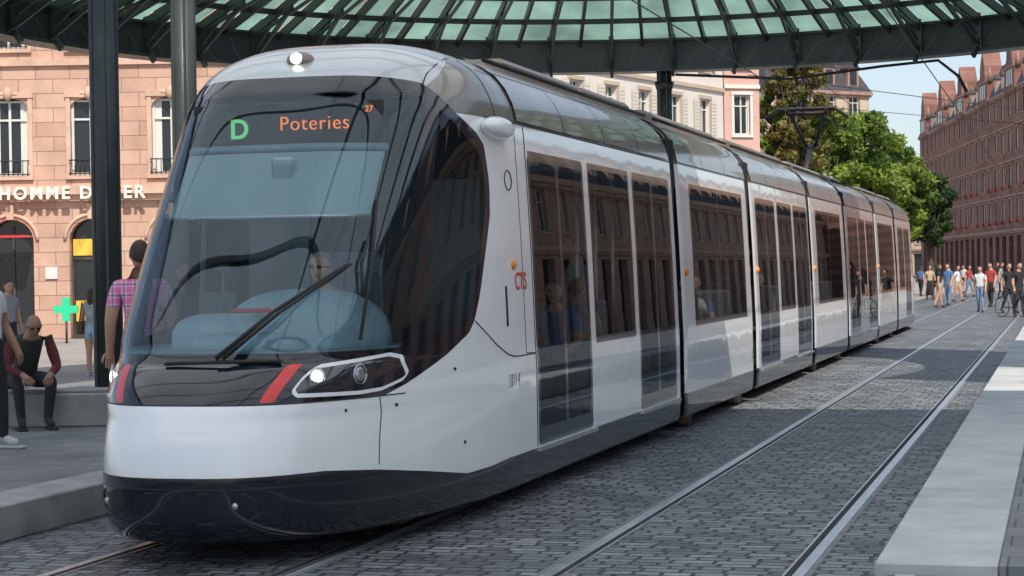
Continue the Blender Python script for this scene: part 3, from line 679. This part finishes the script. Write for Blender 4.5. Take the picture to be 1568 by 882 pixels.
ringbeam(RO-.1,RO+.22,5.78,6.32,M['steel'],cb); ringbeam(RO-.2,RO+.30,5.72,5.78,M['steel'],cb); ringbeam(RO-.2,RO+.30,6.32,6.37,M['steel'],cb)
ringbeam(RI-.1,RI+.1,gz(RI)-.35,gz(RI)-.02,M['steel'],cb)
for rr in(8.4,9.35): ringbeam(rr-.03,rr+.03,gz(rr)-.12,gz(rr)-.02,M['steel'],cb)
for i in range(NR+1):
    a=A0+(A1-A0)*i/NR
    cb.bar(pol(RI,a,gz(RI)-.1),pol(RO+.5,a,gz(RO+.5)-.1),.06,.16,M['steel'])
    if i%2==0:
        cb.bar(pol(RO-.12,a,5.80),pol(RO-1.5,a,gz(RO-1.5)-.22),.05,.07,M['steel'])
        cb.bar(pol(RO-.14,a,5.74),pol(RO-.14,a,6.45),.09,.05,M['steel']); cb.bar(pol(RO-.25,a,6.05),pol(RO-1.1,a,6.62),.03,.05,M['steel'])
        cb.bar(pol(RO-.02,a,6.2),pol(RI+.3,a,gz(RI)-.5),.05,.05,M['steel'])
        cb.bar(pol(RO-.35,a,5.62),pol(RO-.12,a,5.95),.06,.10,M['steel'])
    if i<NR:
        b=A0+(A1-A0)*(i+1)/NR; e=.003
        cg.quad(pol(RI,a+e,gz(RI)),pol(RO+.6,a+e,gz(RO+.6)),pol(RO+.6,b-e,gz(RO+.6)),pol(RI,b-e,gz(RI)),GL)
cg.box((-11,1,6.35),(5,20.2,6.37),GW)  # flat roof and beams added out of view to shade the near area
for y in np.arange(1,20.3,1.92): cb.bar((-11,y,6.2),(5,y,6.2),.07,.25,M['steel'])
for x in(-10.9,-4,4.9): cb.bar((x,1,6.0),(x,20.2,6.0),.16,.3,M['steel'])
def column(p,r,h,mb,z0=.0):
    x,y=p; mb.tube([(x,y,z0),(x,y,h)],r,M['steel'],24)
    for a in range(6):
        an=a*math.pi/3; mb.box((x+math.cos(an)*r-.015,y+math.sin(an)*r-.015,z0+.3),(x+math.cos(an)*r+.015,y+math.sin(an)*r+.015,h),M['steel'])
    mb.tube([(x,y,z0),(x,y,z0+.3)],r*1.15,M['steel'],24); mb.tube([(x,y,h-.35),(x,y,h-.2)],[r*1.2,r*1.5],M['steel'],24)
column(view_to_world(-4.67,23),.165,6.2,cb); column(view_to_world(-4.40,27),.165,6.7,cb); column(view_to_world(3.12,40),.135,5.72,cb); column((4.9,3),.16,6,cb); column((4.9,18),.16,6,cb)  # last two columns belong to the added unseen roof
cb.obj('steel_frame',can); cg.obj('glass_panels',can)
ow=MB()
for cx in(-5.2,-2.22):
    ow.tube([(cx,y,5.17) for y in range(-30,131,20)],.010,M['rubber'],5)
    ow.tube([(cx,y,5.17+.7+.25*((y%20)/20-.5)**2) for y in range(44,131,4)],.008,M['rubber'],5)
q=lambda a,b,z:(*view_to_world(a,b),z)
ow.tube([q(3.3,39.5,5.62),q(5.5,39,5.45),q(7.2,38.5,5.62),q(8.3,38.5,5.72),q(8.7,38.5,5.4),q(8.85,38.5,5.1)],.03,M['rubber'],6)
ow.tube([q(-6,33,6.3),q(2.5,28,5.9),q(9.2,24.5,5.2)],.008,M['rubber'],5); ow.tube([q(3,30,6.4),q(4.1,36,5.5)],.012,M['rubber'],5)
ow.tube([q(6,50,6.6),q(13,50,5.6),q(18,52,6.3)],.01,M['rubber'],5); ow.tube([q(8,60,6.7),q(16,60,5.9)],.01,M['rubber'],5)
ow.obj('overhead_wires')
# ------------------------------------------------------------------ BUILDINGS
def cell(mb,x0,x1,z0,z1,ox0,ox1,oz0,oz1,m,rise=0,dep=.22):
    Q=lambda a,b,c,d:mb.quad((a,0,c),(b,0,c),(b,0,d),(a,0,d),m)
    Q(x0,ox0,z0,z1); Q(ox1,x1,z0,z1)
    if oz0>z0: Q(ox0,ox1,z0,oz0)
    pts=[(ox0,oz1-rise)]
    if rise>0:
        c=(ox0+ox1)/2;h=(ox1-ox0)/2;n=10
        pts=[(c-h*math.cos(math.pi*i/n),oz1-rise+rise*math.sin(math.pi*i/n)) for i in range(n+1)]
    else: pts=[(ox0,oz1),(ox1,oz1)]
    for (a,za),(b,zb) in zip(pts[:-1],pts[1:]):
        mb.quad((a,0,za),(b,0,zb),(b,0,z1),(a,0,z1),m); mb.quad((a,0,za),(a,dep,za),(b,dep,zb),(b,0,zb),m)
    mb.quad((ox0,0,oz0),(ox0,dep,oz0),(ox0,dep,pts[0][1]),(ox0,0,pts[0][1]),m); mb.quad((ox1,0,oz0),(ox1,0,pts[0][1]),(ox1,dep,pts[0][1]),(ox1,dep,oz0),m)
    mb.quad((ox0,0,oz0),(ox1,0,oz0),(ox1,dep,oz0),(ox0,dep,oz0),m)
def building(name,P0,e,length,bay,gh,fh,nf,ww,wh,wall,trim,roofm,depth=12,sill=.9,rise=0,arch=False,shut=False,roofh=3.5,dormer=True,iron=False,flowers=False,orn=False,gopen=None,gables=False):
    ang=math.atan2(e[1],e[0]); E=empty(name,(P0[0],P0[1],0),ang)
    wl=MB(); tr=MB(); gs=MB(); n=max(1,int(length/bay+.01)); rem=max(0,(length-n*bay)/2)
    H=gh+fh*nf
    for s_ in(0,1):
        if rem>1e-3: wl.quad((s_*(length-rem),0,0),(s_*(length-rem)+rem,0,0),(s_*(length-rem)+rem,0,H),(s_*(length-rem),0,H),wall)
    gw=gopen or (bay*.55)
    for i in range(n):
        x0=rem+i*bay; x1=x0+bay; c=(x0+x1)/2
        r_=gw/2 if arch else 0
        top=gh-.85 if arch else gh-.6
        cell(wl,x0,x1,0,gh,c-gw/2,c+gw/2,.0,top,wall,r_*.95,.4)
        gs.quad((c-gw/2,.38,0),(c+gw/2,.38,0),(c+gw/2,.38,top),(c-gw/2,.38,top),M['wglass'])
        for xx in(-gw/2+.04,0,gw/2-.04): tr.box((c+xx-.03,.32,0),(c+xx+.03,.37,top-r_*.3),M['shopdark'])
        tr.box((c-gw/2,.31,2.3),(c+gw/2,.36,2.38),M['shopdark'])
        tr.box((c-gw/2,.30,.0),(c+gw/2,.375,.45),M['shopdark'])
        if arch:
            tr.box((c-.11,-.1,top-.03),(c+.11,-.002,top+.42),trim,.02)
            pts=[(c-(gw/2+.12)*math.cos(a),-.01,top-r_*.95+(r_*.95+.12)*math.sin(a)) for a in np.linspace(0,math.pi,14)]
            tr.tube(pts,.06,trim,6)
        for k in range(nf):
            z0=gh+k*fh; oz0=z0+sill; oz1=oz0+wh
            cell(wl,x0,x1,z0,z0+fh,c-ww/2,c+ww/2,oz0,oz1,wall,rise)
            gs.quad((c-ww/2,.2,oz0),(c+ww/2,.2,oz0),(c+ww/2,.2,oz1),(c-ww/2,.2,oz1),M['wglass'])
            fr=M['frame']
            for xx in(-ww/2+.035,0,ww/2-.035): tr.box((c+xx-.035,.13,oz0+.005),(c+xx+.035,.19,oz1-rise*.3),fr)
            for zz in(oz0+.04,oz0+wh*.72,oz1-.04-rise*.2): tr.box((c-ww/2+.005,.14,zz-.03),(c+ww/2-.005,.185,zz+.03),fr)
            if random.random()<.7:
                wd=ww*random.uniform(.12,.25); 
                for s_ in(-1,1): tr.quad((c+s_*ww/2,.195,oz0),(c+s_*(ww/2-wd),.195,oz0),(c+s_*(ww/2-wd),.195,oz1),(c+s_*ww/2,.195,oz1),M['frame'])
            tr.box((c-ww/2-.14,-.10,oz0-.13),(c+ww/2+.14,-.002,oz0-.003),trim)
            for s_ in(-1,1): 
                xa=c+s_*(ww/2+.003); tr.box((xa,-.05,oz0),(xa+s_*.13,-.002,oz1),trim)
            tr.box((c-ww/2-.16,-.08,oz1+.003),(c+ww/2+.16,-.002,oz1+.16),trim)
            if orn:
                tr.ell((c,-.08,oz1+.12),(.14,.14,.2),trim,10,8); tr.ell((c-.2,-.05,oz1+.12),(.12,.06,.07),trim,8,6); tr.ell((c+.2,-.05,oz1+.12),(.12,.06,.07),trim,8,6)
            if shut:
                for s_ in(-1,1):
                    xa=c+s_*(ww/2+.15); xb=c+s_*(ww/2+.15+ww*.5); tr.box((min(xa,xb),-.07,oz0),(max(xa,xb),-.052,oz1),M['shutter'])
                    for zz in np.arange(oz0+.1,oz1-.05,.16): tr.box((min(xa,xb)+.04,-.085,zz),(max(xa,xb)-.04,-.071,zz+.09),M['shutter'])
            if iron:
                for xx in np.linspace(-ww/2,ww/2,9): tr.tube([(c+xx,-.12,oz0),(c+xx,-.17,oz0+.2),(c+xx,-.12,oz0+.42)],.012,M['iron'],4)
                for zz in(.03,.42): tr.tube([(c-ww/2-.05,-.12,oz0+zz),(c+ww/2+.05,-.12,oz0+zz)],.018,M['iron'],5)
            if flowers and k in flowers and random.random()<.8:
                tr.ell((c,-.22,oz0+.05),(ww*.55*random.uniform(.7,1),.2,.2),M['geran'],10,6)
    for k in range(nf+1):
        z=gh+k*fh
        if k in(0,nf): tr.box((-.15,-.32,z-.16),(length+.15,-.001,z+.1),trim); tr.box((-.1,-.18,z-.34),(length+.1,-.0015,z-.163),trim)
        else: tr.box((0,-.11,z-.1),(length,-.001,z+.08),trim)
    for x in(0,length): 
        wl.quad((x,0,0),(x,depth,0),(x,depth,H),(x,0,H),wall)
    wl.quad((0,depth,0),(length,depth,0),(length,depth,H),(0,depth,H),wall)
    rf=MB(); z=H+.1; ins=roofh*.42
    b=[(-.1,-.25,z),(length+.1,-.25,z),(length+.1,depth+.1,z),(-.1,depth+.1,z)]; t_=[(ins,ins,z+roofh),(length-ins,ins,z+roofh),(length-ins,depth-ins,z+roofh),(ins,depth-ins,z+roofh)]
    rf.add(b+t_,[(0,1,5,4),(1,2,6,5),(2,3,7,6),(3,0,4,7),(4,5,6,7)],roofm)
    if dormer:
        for i in range(n):
            c=rem+(i+.5)*bay; zz=z+.25
            rf.box((c-.6,.02,zz),(c+.6,1.6,zz+1.7),trim); rf.add([(c-.75,-.08,zz+1.7),(c+.75,-.08,zz+1.7),(c,-.08,zz+2.3),(c-.75,1.8,zz+1.7),(c+.75,1.8,zz+1.7),(c,1.8,zz+2.3)],[(0,1,2),(0,2,5,3),(1,4,5,2),(3,5,4)],roofm)
            gs.quad((c-.38,.01,zz+.3),(c+.38,.01,zz+.3),(c+.38,.01,zz+1.5),(c-.38,.01,zz+1.5),M['wglass'])
    if gables:
        for i in range(0,n,4):
            c=rem+(i+1)*bay; w_=3.2
            o2=[(-w_,-.3),(w_,-.3),(w_,2.2),(w_*.6,2.6),(w_*.5,4.2),(0,6),(-w_*.5,4.2),(-w_*.6,2.6),(-w_,2.2)]
            wl.add([(c+a,-.36,H+b_) for a,b_ in o2]+[(c+a,1.6,H+b_) for a,b_ in o2],[tuple(range(9)),tuple(range(17,8,-1))]+[(k,(k+1)%9,9+(k+1)%9,9+k) for k in range(9)],wall)
            for xx in(-1.4,0,1.4): gs.quad((c+xx-.4,-.37,H+.4),(c+xx+.4,-.37,H+.4),(c+xx+.4,-.37,H+2),(c+xx-.4,-.37,H+2),M['wglass'])
            tr.box((c-w_-.1,-.45,H+2.2),(c+w_+.1,-.362,H+2.4),trim)
            for xx in(-w_,w_): tr.tube([(c+xx,.0,H+2.2),(c+xx,.0,H+3.8)],[.35,.05],trim,6)
    for i in range(max(1,n//3)):
        c=(i+.6)*length/max(1,n//3)+random.uniform(-1,1); c=min(max(c,1),length-1); rf.box((c-.6,depth*.4,z+roofh-.3),(c+.6,depth*.4+.8,z+roofh+1.7),M['tile'])
    wl.obj('walls',E); tr.obj('trim_and_frames',E); gs.obj('glazing',E); rf.obj('roof',E); return E
def sdir(a1,b1,a2,b2):
    p=Vector(view_to_world(a1,b1));q_=Vector(view_to_world(a2,b2)); d_=(q_-p); return tuple(p),tuple(d_.normalized()),d_.length
p,e,L_=sdir(-12.22-1.17-2.36*8,58,-12.22-1.17+2.36*4,58)
B1=building('sandstone_building',p,e,2.36*12,2.36,4.35,3.7,3,1.12,2.25,M['sand'],M['sandtrim'],M['slate'],rise=.28,arch=True,sill=.42,iron=True,orn=True,gopen=1.32)
x0=2.36*8+1.17-2.60
text('sign_letters','HOMME DE FER',.50,(x0,-.36,4.02+.05),(math.radians(90),0,0),M['letter'],B1,ext=.04,bold=.014,sp=1.27)
sg_=MB(); xs_=2.36*8+1.17
sg_.box((xs_-.55,.30,.5),(xs_+.55,.36,1.1),M['yellow']); sg_.box((xs_-.6,.28,2.42),(xs_+.6,.36,2.9),M['yellow'])
sg_.box((xs_-1.35,-.06,1.75),(xs_-1.0,-.002,2.1),M['frame'])
sg_.box((xs_-3.6,-.9,2.95),(xs_-1.7,-.02,3.02),M['red'])
sg_.obj('shop_fittings',B1)
gc=MB(); gc.box((-.1,-.06,-.32),(.1,.06,.32),M['greensign']); gc.box((-.32,-.061,-.1),(-.1,.061,.1),M['greensign']); gc.box((.1,-.061,-.1),(.32,.061,.1),M['greensign']); gc.tube([(0,.0,-.92),(0,0,-.32)],.03,M['iron'])
g_=gc.obj('pharmacy_sign'); xx,yy=view_to_world(-12.1,54); g_.location=(xx,yy,.92); g_.rotation_euler=(0,0,TH)
p,e,L_=sdir(-1.5,75.5,10.2,95); building('white_plaster_building',p,e,L_,3.1,4.0,3.1,4,1.05,1.75,M['plaster'],M['beigepl'],M['tile'],shut=True,sill=.8)
p,e,L_=sdir(10.25,95,12.0,95.6); building('pink_plaster_building',p,e,L_,1.8,4.0,3.2,3,.85,1.9,M['pinkpl'],M['plaster'],M['tile'],shut=False,dormer=False,roofh=1)
p,e,L_=sdir(20.5,160,30.0,166); building('beige_apartment_building',p,e,L_,2.6,4.0,3.0,4,1.1,1.8,M['beigepl'],M['browntrim'],M['slate'],roofh=2.2)
building('brown_stone_building',(-20,295),(.187,-.982),110,4.6,5.2,3.7,4,1.7,2.4,M['brownst'],M['browntrim'],M['slate'],roofh=4,flowers=(0,1),depth=16,gables=True)
building('distant_building',(-46,330),(.95,-.3),32,3.6,4,3.2,3,1.3,1.9,M['beigepl'],M['browntrim'],M['tile'],roofh=4)
# invented building out of view, added for the reflections in the tram windows
building('invented_reflection_building',(13.5,190),(0,-1.0),178,3.8,4.2,3.4,1,1.5,2.1,M['sand'],M['sandtrim'],M['slate'],depth=10,roofh=2.2)
# ------------------------------------------------------------------ TREES
def leafmat(name,c1,c2):
    m,nt,out=newmat(name); L=nt.links.new
    a=nt.nodes.new('ShaderNodeAttribute'); a.attribute_name='tone'; r=nt.nodes.new('ShaderNodeValToRGB')
    r.color_ramp.elements[0].color=(*c1,1); r.color_ramp.elements[1].color=(*c2,1); L(a.outputs['Fac'],r.inputs[0])
    p=principled(nt,c1,.6); L(r.outputs[0],p.inputs['Base Color']); t=nt.nodes.new('ShaderNodeBsdfTranslucent'); L(r.outputs[0],t.inputs[0])
    mx=nt.nodes.new('ShaderNodeMixShader'); mx.inputs[0].default_value=.45; L(p.outputs[0],mx.inputs[1]); L(t.outputs[0],mx.inputs[2]); L(mx.outputs[0],out.inputs[0]); return m
LG=leafmat('foliage',(.06,.12,.018),(.30,.40,.06)); LB=leafmat('foliage_olive',(.08,.08,.02),(.32,.27,.08)); LD=leafmat('foliage_dark',(.02,.05,.012),(.08,.13,.03))
def tree(name,loc,h,r,zb,lm,ncl=60,nl=150,sz=.16):
    E=empty(name,loc); tk=MB(); tk.tube([(0,0,0),(.1,0,zb*.5),(0,.1,zb),(.1,0,h*.75)],[.25,.2,.16,.05],M['bark'],10)
    cz=(h+zb)/2; rz=(h-zb)/2; V=[];T=[]
    for i in range(ncl):
        while True:
            d_=np.random.uniform(-1,1,3)
            if .15<np.linalg.norm(d_)<1: break
        c=np.array([d_[0]*r,d_[1]*r,cz+d_[2]*rz]); rad=np.random.uniform(.28,.6)*r*.45
        if i%3==0: tk.tube([(0,0,zb+.3*random.random()),(c[0]*.5,c[1]*.5,(c[2]+zb)/2),tuple(c)],[.07,.045,.015],M['bark'],5)
        tone=np.random.uniform(.1,.9)
        n=nl; dd=np.random.normal(size=(n,3)); dd/=np.linalg.norm(dd,axis=1)[:,None]; rr=rad*np.random.uniform(.4,1.35,n)**.7
        pos=c+dd*rr[:,None]*np.array([1,1,.8])
        a=np.random.normal(size=(n,3)); a/=np.linalg.norm(a,axis=1)[:,None]; b=np.cross(a,dd+.01); b/=np.linalg.norm(b,axis=1)[:,None]
        s_=sz*np.random.uniform(.6,1.3,n)[:,None]
        q4=np.stack([pos-a*s_,pos-b*s_*.6,pos+a*s_,pos+b*s_*.6],1); V.append(q4.reshape(-1,3)); T.append(np.repeat(np.clip(tone+np.random.uniform(-.25,.25,n),0,1),4))
    V=np.concatenate(V);T=np.concatenate(T); N=len(V)//4
    me=bpy.data.meshes.new('crown'); me.from_pydata(V.tolist(),[],[(4*i,4*i+1,4*i+2,4*i+3) for i in range(N)])
    t_=me.attributes.new('tone','FLOAT','POINT'); t_.data.foreach_set('value',T.astype(np.float32)); me.materials.append(lm)
    o=bpy.data.objects.new('crown',me); COL.objects.link(o); o.parent=E; tk.obj('trunk',E)
tree('street_tree',P(14.6,102),13.6,1.8,5,LB,85,130,.14); tree('street_tree',P(13.6,103),10.8,1.5,5,LG,60,140,.14)
tree('street_tree',P(16.2,104),10.4,2.0,3.6,LG,120,160,.14); tree('street_tree',P(18.7,107),10.3,2.4,3.4,LG,130,160,.14); tree('street_tree',P(21.2,110),8.6,2.0,3,LG,100,150,.14)
tree('street_tree',P(23.5,112),7.0,1.5,2.6,LD,70,130,.14); tree('street_tree',P(17.2,114),10.8,2.2,4,LB,80,140,.14); tree('street_tree',P(20.4,118),9.4,2.2,3,LG,80,140,.14)
# ------------------------------------------------------------------ PEOPLE & furniture
bn=MB(); bn.box((-1.6,-.25,.25),(1.15,.25,.60),M['concrete'],.02); bn.box((-1.55,-.2,.60),(1.1,.2,.635),M['concrete'],.01)
b=bn.obj('stone_bench'); b.location=P(-5.15,20.75); b.rotation_euler=(0,0,TH)
sj=dict(pelvis=(0,0,.50),spine=(0,-.09,.66),chest=(0,-.24,.83),neck=(0,-.35,.94),ntop=(0,-.40,.99),hc=(0,-.45,1.04))
for s_,k in(('L',1),('R',-1)):
    sj['sh'+s_]=(k*.19,-.26,.89); sj['el'+s_]=(k*.25,-.36,.62); sj['wr'+s_]=(k*.13,-.56,.55); sj['ha'+s_]=(k*.09,-.63,.50)
    sj['hi'+s_]=(k*.1,-.02,.49); sj['kn'+s_]=(k*.17,-.45,.49); sj['an'+s_]=(k*.13,-.42,.09); sj['to'+s_]=(k*.15,-.57,.045)
human('seated_man',P(-5.06,20.62,.25),TH+.45,1.78,sj,C['maroon'],C['dark'],SK2,HG,C['shoe'],sleeve='long',hairs='bald',glasses=True,headpitch=.45,vest=C['sage'])
human('standing_woman',P(-7.60,36,0),TH+math.pi-.3,1.6,stand(.05,.1),C['grey'],C['ldenim'],SK,HB,C['wshoe'],sleeve='none',legs='shorts',hairs='long',bag=C['leather'])
human('pedestrian_man',P(-3.04,16.3,.25),TH+math.pi+.2,1.83,stand(.06,.05),PL,PL,SK,HB,C['shoe'],sleeve='short',legs='shorts')
human('pedestrian_man',P(-4.76,18.0,.25),TH+1.2,1.74,stand(.12,.1),C['white'],C['black'],SK2,HK,C['wshoe'],sleeve='short',legs='long')
human('pedestrian_woman',P(-3.25,19.6,.25),TH+.6,1.68,stand(.05),C['black'],C['dark'],SK,HB,C['shoe'],hairs='long')
human('pedestrian_man',P(-9.25,36.5,0),TH+.9,1.75,stand(.1),C['grey'],C['dark'],SK,HK,C['shoe'])
pp=[(1437,80,C['black'],C['beige'],'long','shorts'),(1452,84,C['blue'],C['denim'],'short','long'),(1466,92,C['white'],C['beige'],'short','shorts'),(1501,72,C['white'],C['denim'],'short','long'),(1517,80,C['red'],C['dark'],'short','long'),
 (1424,98,C['beige'],C['dark'],'long','long'),(1484,105,C['red'],C['denim'],'short','long'),(1533,98,C['grey'],C['dark'],'short','long'),(1544,70,C['black'],C['dark'],'short','long'),(1410,110,C['blue'],C['dark'],'short','long'),(1476,118,C['white'],C['dark'],'long','shorts'),(1527,120,C['black'],C['denim'],'short','long')]
for i,(px,z,tp,bt,hs,lg) in enumerate(pp):
    human('pedestrian_woman' if hs=='long' else 'pedestrian_man',P((px-784)/3049*z,z),random.uniform(-1,3),random.uniform(1.62,1.8),stand(random.uniform(.1,.22),.15),tp,bt,SK,HB if i%2 else HK,C['shoe'],legs=lg,hairs=hs,bag=C['leather'] if i%3==0 else None)
bk=MB()
for y in(-.52,.52):
    bk.tube([(0,y+.33*math.cos(a),.34+.33*math.sin(a)) for a in np.linspace(0,2*math.pi,28)],.016,M['rubber'],6)
    for a in np.linspace(0,math.pi,8): bk.tube([(0,y+.32*math.cos(a),.34+.32*math.sin(a)),(0,y-.32*math.cos(a),.34-.32*math.sin(a))],.003,M['alu'],4)
for a_,b_ in(((0,.52,.34),(0,.15,.85)),((0,.15,.9),(0,0,.3)),((0,0,.3),(0,-.42,.8)),((0,.15,.8),(0,-.42,.88)),((0,.52,.34),(0,0,.3)),((0,-.52,.34),(0,-.4,1.0))): bk.tube([a_,b_],.018,M['rubber'],6)
bk.tube([(-.27,-.3,1.02),(-.1,-.4,1.02),(.1,-.4,1.02),(.27,-.3,1.02)],.014,M['rubber'],6); bk.ell((0,.15,.93),(.07,.13,.04),M['rubber'],10,6)
bo=bk.obj('bicycle'); bo.location=P(16.35,65,0); bo.rotation_euler=(0,0,TH+.5)
rj=stand(0.1); human('cyclist',P(16.62,65.3,0),TH+.5,1.78,rj,C['black'],C['dark'],SK,HK,C['shoe'])
print('objects',len(bpy.data.objects))
